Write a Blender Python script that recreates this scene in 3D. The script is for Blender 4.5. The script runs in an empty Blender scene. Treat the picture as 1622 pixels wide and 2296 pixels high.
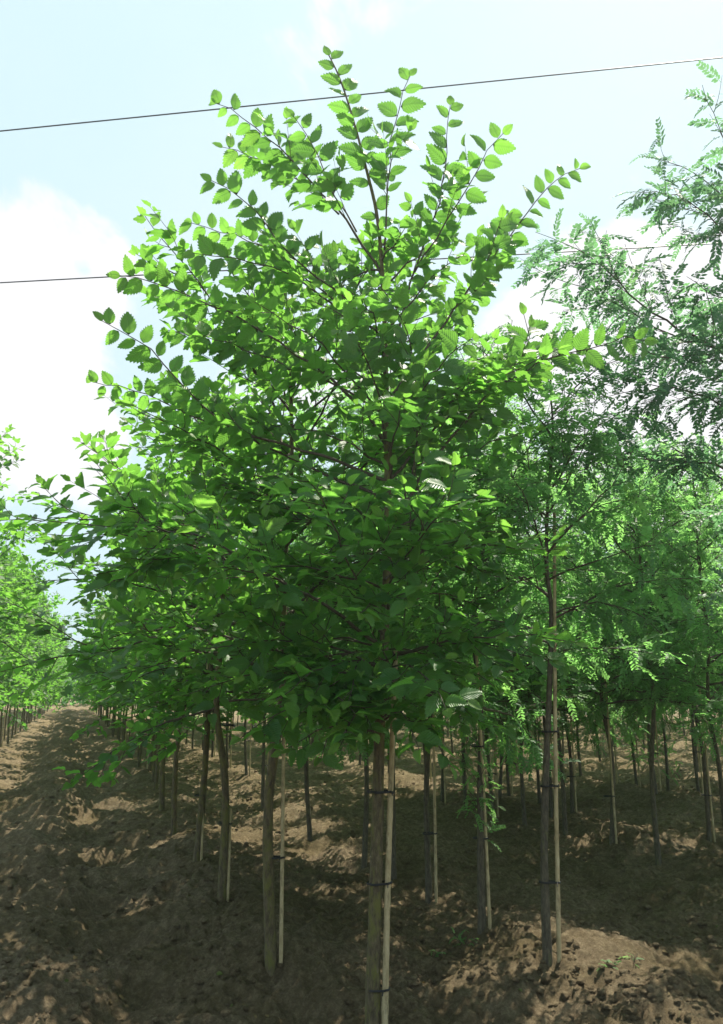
import bpy, math
import numpy as np
from math import radians as R
from mathutils import Vector

# ------------------------------------------------------------------ camera, sky, sun
scene = bpy.context.scene
COL = scene.collection
PITCH = R(12.4); EYE = 1.6; F = 1788.0      # pixels below are counted on a 1622 x 2296 picture
cam_d = bpy.data.cameras.new('camera'); cam = bpy.data.objects.new('camera', cam_d); COL.objects.link(cam)
cam.location = (0, 0, EYE); cam.rotation_euler = (R(90) + PITCH, 0, 0)
cam_d.sensor_fit = 'VERTICAL'; cam_d.sensor_height = 24; cam_d.sensor_width = 24
cam_d.lens = F / 2296 * 24
cam_d.clip_start = 0.05; cam_d.clip_end = 3000
scene.camera = cam

SUN_EL = R(60); SUN_AZ = R(40)               # azimuth: from +Y (view direction) towards +X (right)
sun_dir = Vector((math.sin(SUN_AZ) * math.cos(SUN_EL), math.cos(SUN_AZ) * math.cos(SUN_EL), math.sin(SUN_EL)))
sd = bpy.data.lights.new('sun', 'SUN'); sun = bpy.data.objects.new('sun', sd); COL.objects.link(sun)
sd.energy = 5.0; sd.angle = R(0.5); sd.color = (1.0, 0.93, 0.8)
sun.rotation_euler = (-sun_dir).to_track_quat('-Z', 'Y').to_euler()
sun.location = sun_dir * 60

scene.view_settings.view_transform = 'Standard'; scene.view_settings.look = 'None'
scene.view_settings.gamma = 1; scene.view_settings.use_curve_mapping = False
scene.view_settings.exposure = 1.0
HAZE = 0.0022
scene.cycles.max_bounces = 8; scene.cycles.diffuse_bounces = 4; scene.cycles.transmission_bounces = 6
scene.cycles.sample_clamp_indirect = 6; scene.cycles.use_denoising = True


def px_dir(px, py):
    a = (px - 811) / F; b = (1148 - py) / F
    c, s = math.cos(PITCH), math.sin(PITCH)
    return np.array([a, c - b * s, s + b * c])


def px_at(px, py, depth):                     # a point at horizontal distance depth (along Y)
    d = px_dir(px, py); return np.array([0, 0, EYE]) + d * (depth / d[1])


world = bpy.data.worlds.new('World'); scene.world = world; world.use_nodes = True
wn, wl = world.node_tree.nodes, world.node_tree.links
wn.clear()
out = wn.new('ShaderNodeOutputWorld'); bg = wn.new('ShaderNodeBackground'); wl.new(bg.outputs[0], out.inputs[0])
sky = wn.new('ShaderNodeTexSky'); sky.sky_type = 'NISHITA'; sky.sun_disc = False
sky.sun_elevation = SUN_EL; sky.sun_rotation = SUN_AZ; sky.air_density = 1.0; sky.dust_density = 2.5; sky.ozone_density = 1.0
tc = wn.new('ShaderNodeTexCoord')
bg.inputs[1].default_value = 0.075


def wmath(op, a, b=None, clamp=False):
    n = wn.new('ShaderNodeMath'); n.operation = op; n.use_clamp = clamp
    for i, v in enumerate((a, b)):
        if v is None: continue
        if isinstance(v, (int, float)): n.inputs[i].default_value = v
        else: wl.new(v, n.inputs[i])
    return n.outputs[0]


wnoise = wn.new('ShaderNodeTexNoise'); wnoise.inputs['Scale'].default_value = 6.5; wnoise.inputs['Detail'].default_value = 9
wnoise.inputs['Roughness'].default_value = 0.55; wnoise.inputs['Distortion'].default_value = 0.3
wl.new(tc.outputs['Generated'], wnoise.inputs['Vector'])
cloud = None
for (cx, cy, r, w) in ((60, 640, 6.2, 1.1), (120, 900, 7, .8), (40, 1000, 6, .7), (1380, 950, 11, 1.0), (1622, 760, 10, .9),
                       (1250, 700, 6, .5), (700, 950, 8, .5), (1560, 500, 8, .3)):
    d = px_dir(cx, cy); d = d / np.linalg.norm(d)
    vm = wn.new('ShaderNodeVectorMath'); vm.operation = 'DOT_PRODUCT'
    nz = wn.new('ShaderNodeVectorMath'); nz.operation = 'NORMALIZE'; wl.new(tc.outputs['Generated'], nz.inputs[0])
    wl.new(nz.outputs[0], vm.inputs[0]); vm.inputs[1].default_value = tuple(d)
    mr = wn.new('ShaderNodeMapRange'); mr.inputs['From Min'].default_value = math.cos(R(r * 1.25)); mr.inputs['From Max'].default_value = math.cos(R(r * .3))
    mr.inputs['To Min'].default_value = 0; mr.inputs['To Max'].default_value = w; mr.clamp = True
    wl.new(vm.outputs['Value'], mr.inputs['Value'])
    cloud = mr.outputs[0] if cloud is None else wmath('ADD', cloud, mr.outputs[0])
cl = wmath('ADD', cloud, wmath('MULTIPLY', wmath('SUBTRACT', wnoise.outputs['Fac'], 0.5), 3.4))
crm = wn.new('ShaderNodeMapRange'); crm.interpolation_type = 'SMOOTHSTEP'
crm.inputs['From Min'].default_value = .38; crm.inputs['From Max'].default_value = .80
crm.inputs['To Max'].default_value = 1.0; wl.new(cl, crm.inputs['Value'])
hz = wn.new('ShaderNodeMix'); hz.data_type = 'RGBA'; hz.inputs[0].default_value = 0.88
wl.new(sky.outputs[0], hz.inputs[6]); hz.inputs[7].default_value = (5.0, 6.6, 7.15, 1)
# thin high veil
wn2 = wn.new('ShaderNodeTexNoise'); wn2.inputs['Scale'].default_value = 1.6; wn2.inputs['Detail'].default_value = 5
wl.new(tc.outputs['Generated'], wn2.inputs['Vector'])
ve = wn.new('ShaderNodeMapRange'); ve.inputs['From Min'].default_value = .4; ve.inputs['From Max'].default_value = .75; ve.inputs['To Max'].default_value = .45
wl.new(wn2.outputs['Fac'], ve.inputs['Value'])
mv = wn.new('ShaderNodeMix'); mv.data_type = 'RGBA'; wl.new(ve.outputs[0], mv.inputs[0]); wl.new(hz.outputs[2], mv.inputs[6]); mv.inputs[7].default_value = (6.0, 6.7, 7.0, 1)
mc = wn.new('ShaderNodeMix'); mc.data_type = 'RGBA'; wl.new(crm.outputs[0], mc.inputs[0]); wl.new(mv.outputs[2], mc.inputs[6]); mc.inputs[7].default_value = (7.0, 7.0, 7.2, 1)
wl.new(mc.outputs[2], bg.inputs[0])


# ------------------------------------------------------------------ helpers
def tag(o, label=None, cat=None, group=None, kind=None):
    for k, v in (('label', label), ('category', cat), ('group', group), ('kind', kind)):
        if v: o[k] = v
    return o


def mesh_np(name, V, loops, starts, mat, smooth=True, uv=None, attrs=None):
    me = bpy.data.meshes.new(name)
    V = np.asarray(V, np.float32); loops = np.asarray(loops, np.int32).ravel(); starts = np.asarray(starts, np.int32)
    me.vertices.add(len(V)); me.vertices.foreach_set('co', V.ravel())
    me.loops.add(len(loops)); me.loops.foreach_set('vertex_index', loops)
    me.polygons.add(len(starts)); me.polygons.foreach_set('loop_start', starts)
    me.polygons.foreach_set('use_smooth', np.full(len(starts), smooth))
    if uv is not None:
        l = me.uv_layers.new(name='UVMap'); l.data.foreach_set('uv', np.asarray(uv, np.float32)[loops].ravel())
    for k, v in (attrs or {}).items():
        a = me.attributes.new(k, 'FLOAT', 'POINT'); a.data.foreach_set('value', np.asarray(v, np.float32))
    me.update(calc_edges=True)
    if mat: me.materials.append(mat)
    return me


class MB:
    """collects polygons and tubes for one mesh"""
    def __init__(s): s.V = []; s.L = []; s.S = []; s.n = 0; s.nl = 0

    def polys(s, V, faces):                                    # faces: array (m, k)
        V = np.asarray(V, float); f = np.asarray(faces, int)
        s.V.append(V); s.L.append((f + s.n).ravel()); s.S.append(s.nl + np.arange(len(f)) * f.shape[1])
        s.n += len(V); s.nl += f.size

    def tube(s, P, rad, k=6, cap=True, rough=0.0, rng=None):
        P = np.asarray(P, float); m = len(P); rad = np.broadcast_to(np.asarray(rad, float), (m,))
        T = np.gradient(P, axis=0); T /= np.linalg.norm(T, axis=1)[:, None] + 1e-9
        ref = np.array([1.0, 0, 0]) if abs(T[0][0]) < .8 else np.array([0, 1.0, 0])
        A = np.empty_like(P); a = ref
        for i in range(m):
            a = a - T[i] * (a @ T[i]); a = a / (np.linalg.norm(a) + 1e-9); A[i] = a
        B = np.cross(T, A)
        th = np.arange(k) * 2 * math.pi / k
        rr = rad[:, None] * np.ones((m, k))
        if rough and rng is not None: rr = rr * (1 + rng.normal(0, rough, (m, k)))
        V = P[:, None] + (A[:, None] * np.cos(th)[None, :, None] + B[:, None] * np.sin(th)[None, :, None]) * rr[..., None]
        i, j = np.meshgrid(np.arange(m - 1), np.arange(k), indexing='ij'); j2 = (j + 1) % k
        f = np.stack([i * k + j, i * k + j2, (i + 1) * k + j2, (i + 1) * k + j], -1).reshape(-1, 4)
        V = V.reshape(-1, 3)
        s.polys(V, f)
        if cap:
            c = (m - 1) * k
            s.polys(V[c:c + k], [list(range(k))]); s.polys(V[:k][::-1], [list(range(k))])

    def mesh(s, name, mat, smooth=True):
        return mesh_np(name, np.concatenate(s.V), np.concatenate(s.L), np.concatenate(s.S), mat, smooth)


def obj(name, me, parent=None, loc=(0, 0, 0)):
    o = bpy.data.objects.new(name, me); COL.objects.link(o); o.location = loc
    if parent: o.parent = parent
    return o


def empty(name, loc=(0, 0, 0)):
    o = bpy.data.objects.new(name, None); COL.objects.link(o); o.location = loc; o.empty_display_size = .1
    return o


def copy_tree(o, parent=None):
    c = o.copy(); COL.objects.link(c)
    if parent: c.parent = parent
    for ch in o.children: copy_tree(ch, c)
    return c


def spline(P, n):                                              # Catmull-Rom through P, n points
    P = np.asarray(P, float)
    if len(P) == 2: return P[0] + (P[1] - P[0]) * np.linspace(0, 1, n)[:, None]
    Q = np.vstack([2 * P[0] - P[1], P, 2 * P[-1] - P[-2]])
    seg = np.r_[0, np.cumsum(np.linalg.norm(np.diff(P, axis=0), axis=1))]; t = np.linspace(0, seg[-1], n)
    res = []
    for x in t:
        i = min(np.searchsorted(seg, x, side='right') - 1, len(P) - 2); u = (x - seg[i]) / (seg[i + 1] - seg[i] + 1e-9)
        a, b, c, d = Q[i:i + 4]
        res.append(.5 * (2 * b + (c - a) * u + (2 * a - 5 * b + 4 * c - d) * u * u + (3 * b - a - 3 * c + d) * u ** 3))
    return np.array(res)


def nrm(v): return v / (np.linalg.norm(v, axis=-1, keepdims=True) + 1e-9)


# ---- gradient noise
_rs = np.random.RandomState(7); _perm = _rs.permutation(512); _g = _rs.rand(512) * 2 * math.pi


def noise2(x, y):
    xi = np.floor(x).astype(int); yi = np.floor(y).astype(int); fx = x - xi; fy = y - yi
    u = fx * fx * fx * (fx * (fx * 6 - 15) + 10); v = fy * fy * fy * (fy * (fy * 6 - 15) + 10)
    def g(a, b, dx, dy):
        h = _g[_perm[(_perm[a & 511] + b) & 511]]; return np.cos(h) * dx + np.sin(h) * dy
    n00 = g(xi, yi, fx, fy); n10 = g(xi + 1, yi, fx - 1, fy); n01 = g(xi, yi + 1, fx, fy - 1); n11 = g(xi + 1, yi + 1, fx - 1, fy - 1)
    return ((n00 * (1 - u) + n10 * u) * (1 - v) + (n01 * (1 - u) + n11 * u) * v) * 1.5


ROW_A = math.atan(0.350)                                       # the rows run off to the left of the view
DV = np.array([-math.sin(ROW_A), math.cos(ROW_A)]); DU = np.array([math.cos(ROW_A), math.sin(ROW_A)])
ROWS_U = [-4.6, -1.65, 1.28, 2.85] + [5.4 + 2.6 * i for i in range(16)]


def uv_of(x, y): return x * DU[0] + y * DU[1], x * DV[0] + y * DV[1]
def xy_of(u, v): return u * DU[0] + v * DV[0], u * DU[1] + v * DV[1]


def height(x, y):
    x = np.asarray(x, float); y = np.asarray(y, float)
    u, v = uv_of(x, y); h = np.zeros_like(u)
    r = np.hypot(x, y)
    uw = u + .12 * noise2(v * .5, u * .3)
    for ru in ROWS_U:
        h += (.10 + .05 * noise2(v * .8 + ru * 7, u * 0)) * np.exp(-((uw - ru) / .42) ** 2)
    p = np.exp(-((u + .2) / 1.0) ** 4)                         # the path between the two elm rows
    h += p * (.08 * np.exp(-((uw + .25) / .28) ** 2) - .05 * np.exp(-((uw + .8) / .22) ** 2) - .05 * np.exp(-((uw - .35) / .25) ** 2))
    wave = noise2(v * 1.25 + .35 * np.sin(u * 2), u * .28 + 9)
    wave = wave * .55 + .42 * np.sin(7.6 * v + 3 * noise2(v * .35, u * .6) + 1.1 * np.cos(u * 5.5)) * np.clip((v - 4) / 5, .4, 1.25)
    h += (.135 * p + .04) * wave
    h += .055 * noise2(x * 1.7 + 3, y * 1.7) + .085 * (0.5 - np.abs(noise2(x * 3.7, y * 3.3 + 5)))
    fine = np.clip(1.6 - r / 16, 0, 1)
    h += fine * (.040 * (.5 - np.abs(noise2(x * 9, y * 9))) + .022 * (.4 - np.abs(noise2(x * 19 + 4, y * 21))) + .012 * noise2(x * 41, y * 43 + 2))
    far = np.clip(1 - (r - 60) / 100, 0, 1)
    h = h - .21 * np.exp(-((x - .05) ** 2 + (y - 4.0) ** 2) / .35)
    return h * far - .08 * np.exp(-((x - .9) ** 2 + (y - 7.0) ** 2) / 1.2) + .06 * np.exp(-((x + .45) ** 2 + (y - 5.15) ** 2) / .5)


def ground_at(px, py):                                         # where the ray of a pixel meets the soil
    d = px_dir(px, py); z = 0.1
    for _ in range(8):
        t = (z - EYE) / d[2]; x, y = d[0] * t, d[1] * t; z = .5 * z + .5 * float(height(x, y))
    return np.array([x, y, z - .02])


# ------------------------------------------------------------------ materials
def mat(name):
    m = bpy.data.materials.new(name); m.use_nodes = True; nt = m.node_tree; nt.nodes.clear()
    return m, nt.nodes, nt.links


def leaf_mat(name, dark, light, young, trans, transf=.42, rough=.4, veins=True, spec=.35):
    m, n, l = mat(name)
    o = n.new('ShaderNodeOutputMaterial')
    at = n.new('ShaderNodeAttribute'); at.attribute_name = 'rnd'
    ay = n.new('ShaderNodeAttribute'); ay.attribute_name = 'young'
    c1 = n.new('ShaderNodeMix'); c1.data_type = 'RGBA'; l.new(at.outputs['Fac'], c1.inputs[0]); c1.inputs[6].default_value = (*dark, 1); c1.inputs[7].default_value = (*light, 1)
    c2 = n.new('ShaderNodeMix'); c2.data_type = 'RGBA'; l.new(ay.outputs['Fac'], c2.inputs[0]); l.new(c1.outputs[2], c2.inputs[6]); c2.inputs[7].default_value = (*young, 1)
    col = c2.outputs[2]
    pb = n.new('ShaderNodeBsdfPrincipled'); pb.inputs['Roughness'].default_value = rough; pb.inputs['Specular IOR Level'].default_value = spec
    tr = n.new('ShaderNodeBsdfTranslucent')
    tm = n.new('ShaderNodeMix'); tm.data_type = 'RGBA'; tm.blend_type = 'MIX'; l.new(ay.outputs['Fac'], tm.inputs[0])
    tm.inputs[6].default_value = (*trans, 1); tm.inputs[7].default_value = (trans[0] * 1.45, trans[1] * 1.2, trans[2] * 1.2, 1)
    tvm = n.new('ShaderNodeMapRange'); l.new(at.outputs['Fac'], tvm.inputs['Value']); tvm.inputs['To Min'].default_value = .7; tvm.inputs['To Max'].default_value = 1.15
    hs = n.new('ShaderNodeHueSaturation'); l.new(tvm.outputs[0], hs.inputs['Value']); l.new(tm.outputs[2], hs.inputs['Color'])
    tcol = hs.outputs[0]
    if veins:
        uv = n.new('ShaderNodeUVMap'); sp = n.new('ShaderNodeSeparateXYZ'); l.new(uv.outputs[0], sp.inputs[0])
        def M(op, a, b=None):
            q = n.new('ShaderNodeMath'); q.operation = op
            for i, v in enumerate((a, b)):
                if v is None: continue
                if isinstance(v, (int, float)): q.inputs[i].default_value = v
                else: l.new(v, q.inputs[i])
            return q.outputs[0]
        ab = M('ABSOLUTE', sp.outputs['X'])
        w = M('SINE', M('MULTIPLY', M('SUBTRACT', sp.outputs['Y'], M('MULTIPLY', ab, .75)), 62.0))
        mid = M('SUBTRACT', 1.0, M('MINIMUM', M('MULTIPLY', ab, 14.0), 1.0))
        hgt = M('ADD', M('MULTIPLY', w, -.5), M('MULTIPLY', mid, -1.5))
        bp = n.new('ShaderNodeBump'); bp.inputs['Strength'].default_value = .55; bp.inputs['Distance'].default_value = .002
        l.new(hgt, bp.inputs['Height']); l.new(bp.outputs[0], pb.inputs['Normal']); l.new(bp.outputs[0], tr.inputs['Normal'])
        vein = M('MULTIPLY', M('MAXIMUM', M('POWER', M('ADD', M('MULTIPLY', w, .5), .5), 5.0), M('MULTIPLY', mid, 1.5)), .28)
        vm = n.new('ShaderNodeMix'); vm.data_type = 'RGBA'; l.new(vein, vm.inputs[0]); l.new(col, vm.inputs[6]); vm.inputs[7].default_value = (young[0] * 1.2, young[1] * 1.1, young[2] * 1.4, 1)
        col = vm.outputs[2]
        vt = n.new('ShaderNodeMix'); vt.data_type = 'RGBA'; l.new(vein, vt.inputs[0]); l.new(tcol, vt.inputs[6]); vt.inputs[7].default_value = (trans[0] * .55, trans[1] * .6, trans[2] * .6, 1)
        tcol = vt.outputs[2]
    l.new(col, pb.inputs['Base Color']); l.new(tcol, tr.inputs['Color'])
    mx = n.new('ShaderNodeMixShader'); mx.inputs[0].default_value = transf
    l.new(pb.outputs[0], mx.inputs[1]); l.new(tr.outputs[0], mx.inputs[2]); l.new(mx.outputs[0], o.inputs[0])
    return m


M_ELM = leaf_mat('elm_leaf', (.020, .092, .036), (.050, .150, .042), (.12, .22, .045), (.22, .57, .07), transf=.5)
M_LOC_SHADED = leaf_mat('locust_leaf_shaded', (.022, .075, .055), (.045, .115, .07), (.09, .18, .08), (.19, .44, .17), transf=.45, veins=False, rough=.5)  # big right tree: shade of its backlit side put into a darker, bluer leaf colour
M_LOC = leaf_mat('locust_leaf', (.035, .12, .055), (.070, .175, .07), (.11, .22, .06), (.26, .60, .15), transf=.55, veins=False, rough=.5)


def noise_node(n, l, vec, scale, detail=6, rough=.6):
    t = n.new('ShaderNodeTexNoise'); t.inputs['Scale'].default_value = scale; t.inputs['Detail'].default_value = detail; t.inputs['Roughness'].default_value = rough
    if vec is not None: l.new(vec, t.inputs['Vector'])
    return t.outputs['Fac']


def ramp(n, l, fac, stops):
    r = n.new('ShaderNodeValToRGB'); e = r.color_ramp.elements
    while len(e) < len(stops): e.new(.5)
    for i, (p, c) in enumerate(stops): e[i].position = p; e[i].color = (*c, 1)
    l.new(fac, r.inputs[0]); return r.outputs[0]


def bark_mat(name, cols, moss=None, scale=1.0, mossamt=.5):
    m, n, l = mat(name)
    o = n.new('ShaderNodeOutputMaterial'); pb = n.new('ShaderNodeBsdfPrincipled'); l.new(pb.outputs[0], o.inputs[0]); pb.inputs['Roughness'].default_value = .85
    tcn = n.new('ShaderNodeTexCoord'); mp = n.new('ShaderNodeMapping'); mp.inputs['Scale'].default_value = (1, 1, .3); l.new(tcn.outputs['Object'], mp.inputs[0])
    f = noise_node(n, l, mp.outputs[0], 70 * scale, 8, .7)
    col = ramp(n, l, f, [(.32, cols[0]), (.5, cols[1]), (.68, cols[2])])
    if moss:
        mp2 = n.new('ShaderNodeMapping'); mp2.inputs['Scale'].default_value = (1, 1, .35); l.new(tcn.outputs['Object'], mp2.inputs[0])
        f2 = noise_node(n, l, mp2.outputs[0], 24, 8, .75)
        mr = n.new('ShaderNodeMapRange'); mr.inputs['From Min'].default_value = .62 - mossamt * .25; mr.inputs['From Max'].default_value = .72 - mossamt * .2; l.new(f2, mr.inputs['Value'])
        mi = n.new('ShaderNodeMix'); mi.data_type = 'RGBA'; l.new(mr.outputs[0], mi.inputs[0]); l.new(col, mi.inputs[6]); mi.inputs[7].default_value = (*moss, 1); col = mi.outputs[2]
    l.new(col, pb.inputs['Base Color'])
    bp = n.new('ShaderNodeBump'); bp.inputs['Strength'].default_value = .9; bp.inputs['Distance'].default_value = .008; l.new(f, bp.inputs['Height']); l.new(bp.outputs[0], pb.inputs['Normal'])
    return m


M_BARK = bark_mat('elm_bark', ((.035, .027, .015), (.095, .073, .040), (.17, .135, .075)), (.13, .125, .032), mossamt=.6)
M_BARK2 = bark_mat('locust_bark', ((.035, .03, .02), (.085, .072, .048), (.15, .13, .085)), (.12, .125, .045), mossamt=.3)
M_TWIG = bark_mat('twig_bark', ((.035, .03, .022), (.075, .06, .04), (.12, .10, .065)))
M_STAKE = bark_mat('bamboo', ((.30, .23, .12), (.44, .35, .20), (.54, .45, .28)), (.20, .16, .085), scale=.5, mossamt=.45)


def plain(name, col, rough=.6):
    m, n, l = mat(name); o = n.new('ShaderNodeOutputMaterial'); pb = n.new('ShaderNodeBsdfPrincipled'); l.new(pb.outputs[0], o.inputs[0])
    f = noise_node(n, l, None, 60, 3); c = ramp(n, l, f, [(.3, tuple(x * .8 for x in col)), (.7, tuple(min(1, x * 1.2) for x in col))])
    l.new(c, pb.inputs['Base Color']); pb.inputs['Roughness'].default_value = rough
    return m


M_TIE = plain('black_rubber', (.018, .018, .02), .5)
M_WIRE = plain('wire_sheath', (.03, .032, .045), .5)
M_CONIFER = plain('conifer_needles', (.035, .065, .04), .8)

m, n, l = mat('soil'); M_SOIL = m
o = n.new('ShaderNodeOutputMaterial'); pb = n.new('ShaderNodeBsdfPrincipled'); l.new(pb.outputs[0], o.inputs[0]); pb.inputs['Roughness'].default_value = .95; pb.inputs['Specular IOR Level'].default_value = .15
tcn = n.new('ShaderNodeTexCoord'); P = tcn.outputs['Object']
fa = noise_node(n, l, P, 1.1, 6, .65); fb = noise_node(n, l, P, 18, 12, .85); fc = noise_node(n, l, P, 80, 8, .8)
c1 = ramp(n, l, fb, [(.32, (.075, .056, .034)), (.5, (.215, .163, .100)), (.66, (.40, .320, .205))])
c2 = ramp(n, l, fb, [(.30, (.055, .042, .022)), (.5, (.16, .122, .065)), (.68, (.30, .235, .13))])
mr = n.new('ShaderNodeMapRange'); mr.inputs['From Min'].default_value = .42; mr.inputs['From Max'].default_value = .60; l.new(fa, mr.inputs['Value'])
mi = n.new('ShaderNodeMix'); mi.data_type = 'RGBA'; l.new(mr.outputs[0], mi.inputs[0]); l.new(c1, mi.inputs[6]); l.new(c2, mi.inputs[7])
l.new(mi.outputs[2], pb.inputs['Base Color'])
ad = n.new('ShaderNodeMath'); ad.operation = 'ADD'; mu = n.new('ShaderNodeMath'); mu.operation = 'MULTIPLY'; mu.inputs[1].default_value = .6
l.new(fc, mu.inputs[0]); l.new(mu.outputs[0], ad.inputs[0]); l.new(fb, ad.inputs[1])
bp = n.new('ShaderNodeBump'); bp.inputs['Strength'].default_value = 1.0; bp.inputs['Distance'].default_value = .05; l.new(ad.outputs[0], bp.inputs['Height']); l.new(bp.outputs[0], pb.inputs['Normal'])

# ------------------------------------------------------------------ the ground, one sheet
ang = np.r_[np.linspace(-50, 50, 620), np.linspace(50, 310, 60)[1:-1]] * math.pi / 180
r = [.3, .8, 1.5, 2.3, 3.0, 3.4]
while r[-1] < 13: r.append(r[-1] * 1.0052)
while r[-1] < 45: r.append(r[-1] * 1.009)
while r[-1] < 70: r.append(r[-1] * 1.02)
while r[-1] < 1500: r.append(r[-1] * 1.12)
r = np.array(r); na, nr = len(ang), len(r)
AA, RR = np.meshgrid(ang, r); X = RR * np.sin(AA); Y = RR * np.cos(AA); Z = height(X, Y)
V = np.stack([X, Y, Z], -1).reshape(-1, 3); V = np.vstack([V, [[0, 0, float(height(0, 0))]]])
i, j = np.meshgrid(np.arange(nr - 1), np.arange(na), indexing='ij'); j2 = (j + 1) % na
f = np.stack([i * na + j, (i + 1) * na + j, (i + 1) * na + j2, i * na + j2], -1).reshape(-1, 4)[:, ::-1]
tri = np.stack([np.arange(na), (np.arange(na) + 1) % na, np.full(na, len(V) - 1)], -1)[:, ::-1]
g = mesh_np('ground', V, np.r_[f.ravel(), tri.ravel()], np.r_[np.arange(len(f)) * 4, len(f) * 4 + np.arange(len(tri)) * 3], M_SOIL)
tag(obj('ground', g), kind='structure')

# clods of soil
rng = np.random.default_rng(3)
phi = (1 + 5 ** .5) / 2
ico = nrm(np.array([(-1, phi, 0), (1, phi, 0), (-1, -phi, 0), (1, -phi, 0), (0, -1, phi), (0, 1, phi), (0, -1, -phi), (0, 1, -phi), (phi, 0, -1), (phi, 0, 1), (-phi, 0, -1), (-phi, 0, 1)], float))
icf = np.array([(0, 11, 5), (0, 5, 1), (0, 1, 7), (0, 7, 10), (0, 10, 11), (1, 5, 9), (5, 11, 4), (11, 10, 2), (10, 7, 6), (7, 1, 8), (3, 9, 4), (3, 4, 2), (3, 2, 6), (3, 6, 8), (3, 8, 9), (4, 9, 5), (2, 4, 11), (6, 2, 10), (8, 6, 7), (9, 8, 1)])
sv = ico.tolist(); cache = {}; sf = []
def mid_(a, b):
    k = (min(a, b), max(a, b))
    if k not in cache: cache[k] = len(sv); sv.append(list(nrm((np.array(sv[a]) + np.array(sv[b])) / 2)))
    return cache[k]
for a, b, c in icf:
    ab, bc, ca = mid_(a, b), mid_(b, c), mid_(c, a); sf += [(a, ab, ca), (b, bc, ab), (c, ca, bc), (ab, bc, ca)]
sv = np.array(sv); sf = np.array(sf)
N = 26000
rr = 3.6 + 13 * rng.random(N) ** 1.6; aa = R(1) * rng.uniform(-32, 32, N)
cx, cy = rr * np.sin(aa), rr * np.cos(aa)
keep = noise2(cx * 1.3 + 11, cy * 1.3) + .5 * noise2(cx * 4, cy * 4) > rng.uniform(-.35, .45, N)
cx, cy = cx[keep], cy[keep]; N = len(cx)
s = .005 + .017 * rng.random(N) ** 3 + .008 * (rng.random(N) > .97)
V = sv[None] * (1 + rng.normal(0, .09, (N, len(sv), 1))) * (s[:, None, None] * np.stack([rng.uniform(.8, 1.5, N), rng.uniform(.8, 1.4, N), rng.uniform(.6, .95, N)], -1)[:, None])
V = V + np.stack([cx, cy, height(cx, cy) + s * .25], -1)[:, None]
Fc = (sf[None] + np.arange(N)[:, None, None] * len(sv)).reshape(-1, 3)
o = obj('soil_clods', mesh_np('soil_clods', V.reshape(-1, 3), Fc.ravel(), np.arange(len(Fc)) * 3, M_SOIL, False))
tag(o, 'crumbly brown soil clods scattered over the tilled earth', 'soil clods', kind='stuff')


# ------------------------------------------------------------------ leaves
def elm_template(teeth):
    """unit leaf: base at 0, tip at y=1, in the XY plane, folded along the midrib; returns verts, quads, uv"""
    ns = teeth; t = np.linspace(0, 1, ns + 1)
    def w(t): return .335 * (np.sin(np.pi * np.clip(t, 0, 1) ** .80) ** .80) * (1 - .38 * t) + .004
    V = []; Q = []
    for a in t: V.append((0, a, -.16 * (a - .35) ** 2))
    tip = 1.06
    for sgn in (-1, 1):
        off = len(V)
        for k in range(ns + 1):                                 # notch points
            x = w(t[k]) * (1 if 0 < k < ns else .02)
            V.append((sgn * x, t[k] - .015, .22 * x + -.16 * (t[k] - .35) ** 2))
        toff = len(V)
        for k in range(ns):
            tm = t[k] * .25 + t[k + 1] * .75 + .03; x = w((t[k] + t[k + 1]) / 2) * 1.09 + .024
            if k == ns - 1: x *= .55; tm = .985
            V.append((sgn * x, tm, .22 * x - .16 * (tm - .35) ** 2 - .02))
        for k in range(ns):
            a = [k, off + k, toff + k, off + k + 1]; b = [k, off + k + 1, k + 1]
            if sgn < 0: a = a[::-1]; b = b[::-1]
            Q.append(a[::-1]); Q.append((b + [b[-1]])[::-1] if False else b[::-1])
    V = np.array(V, float); V[ns] = (0, tip, -.16 * (tip - .35) ** 2)
    return V, Q, V[:, :2].copy()


def pinnate_template(pairs, detail=True):
    V = []; Q = []; UV = []
    def rz(t): return .35 * t * (1 - t) * .8 - .28 * t * t
    for k in range(5):
        t = k / 4; V += [(-.006, t, rz(t)), (.006, t, rz(t))]; UV += [(0, t), (0, t)]
        if k: a = 2 * (k - 1); Q.append([a, a + 1, a + 3, a + 2])
    rg = np.random.default_rng(5)
    for k in range(pairs):
        t = .14 + .84 * k / (pairs - 1); L = .235 * (1 - .35 * abs(2 * t - 1) ** 2); W = .047
        for sgn in (-1, 1):
            an = R(62 - 18 * t) + rg.normal(0, .12); dx, dy = sgn * math.sin(an), math.cos(an); dz = -.25 + rg.normal(0, .18)
            b = np.array([0, t + rg.normal(0, .008), rz(t)]); d = np.array([dx, dy, dz]); d = d / np.linalg.norm(d); wv = np.cross(d, (0, 0, 1)); wv = nrm(wv)
            up = np.array([0, 0, .012]); o = len(V)
            pts = [b + d * .01, b + d * L * .3 + wv * W + up, b + d * L * .75 + wv * W * .85 + up, b + d * L, b + d * L * .75 - wv * W * .85 + up, b + d * L * .3 - wv * W + up]
            V += [tuple(p) for p in pts]; UV += [(0, 0)] * 6
            Q += [[o, o + 1, o + 2, o + 3], [o, o + 3, o + 4, o + 5]]
    an = R(5)
    return np.array(V, float), Q, np.array(UV, float)


ELM_HI = elm_template(9); ELM_LO = elm_template(4); PIN_HI = pinnate_template(9)
PIN_LO = pinnate_template(8)


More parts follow.
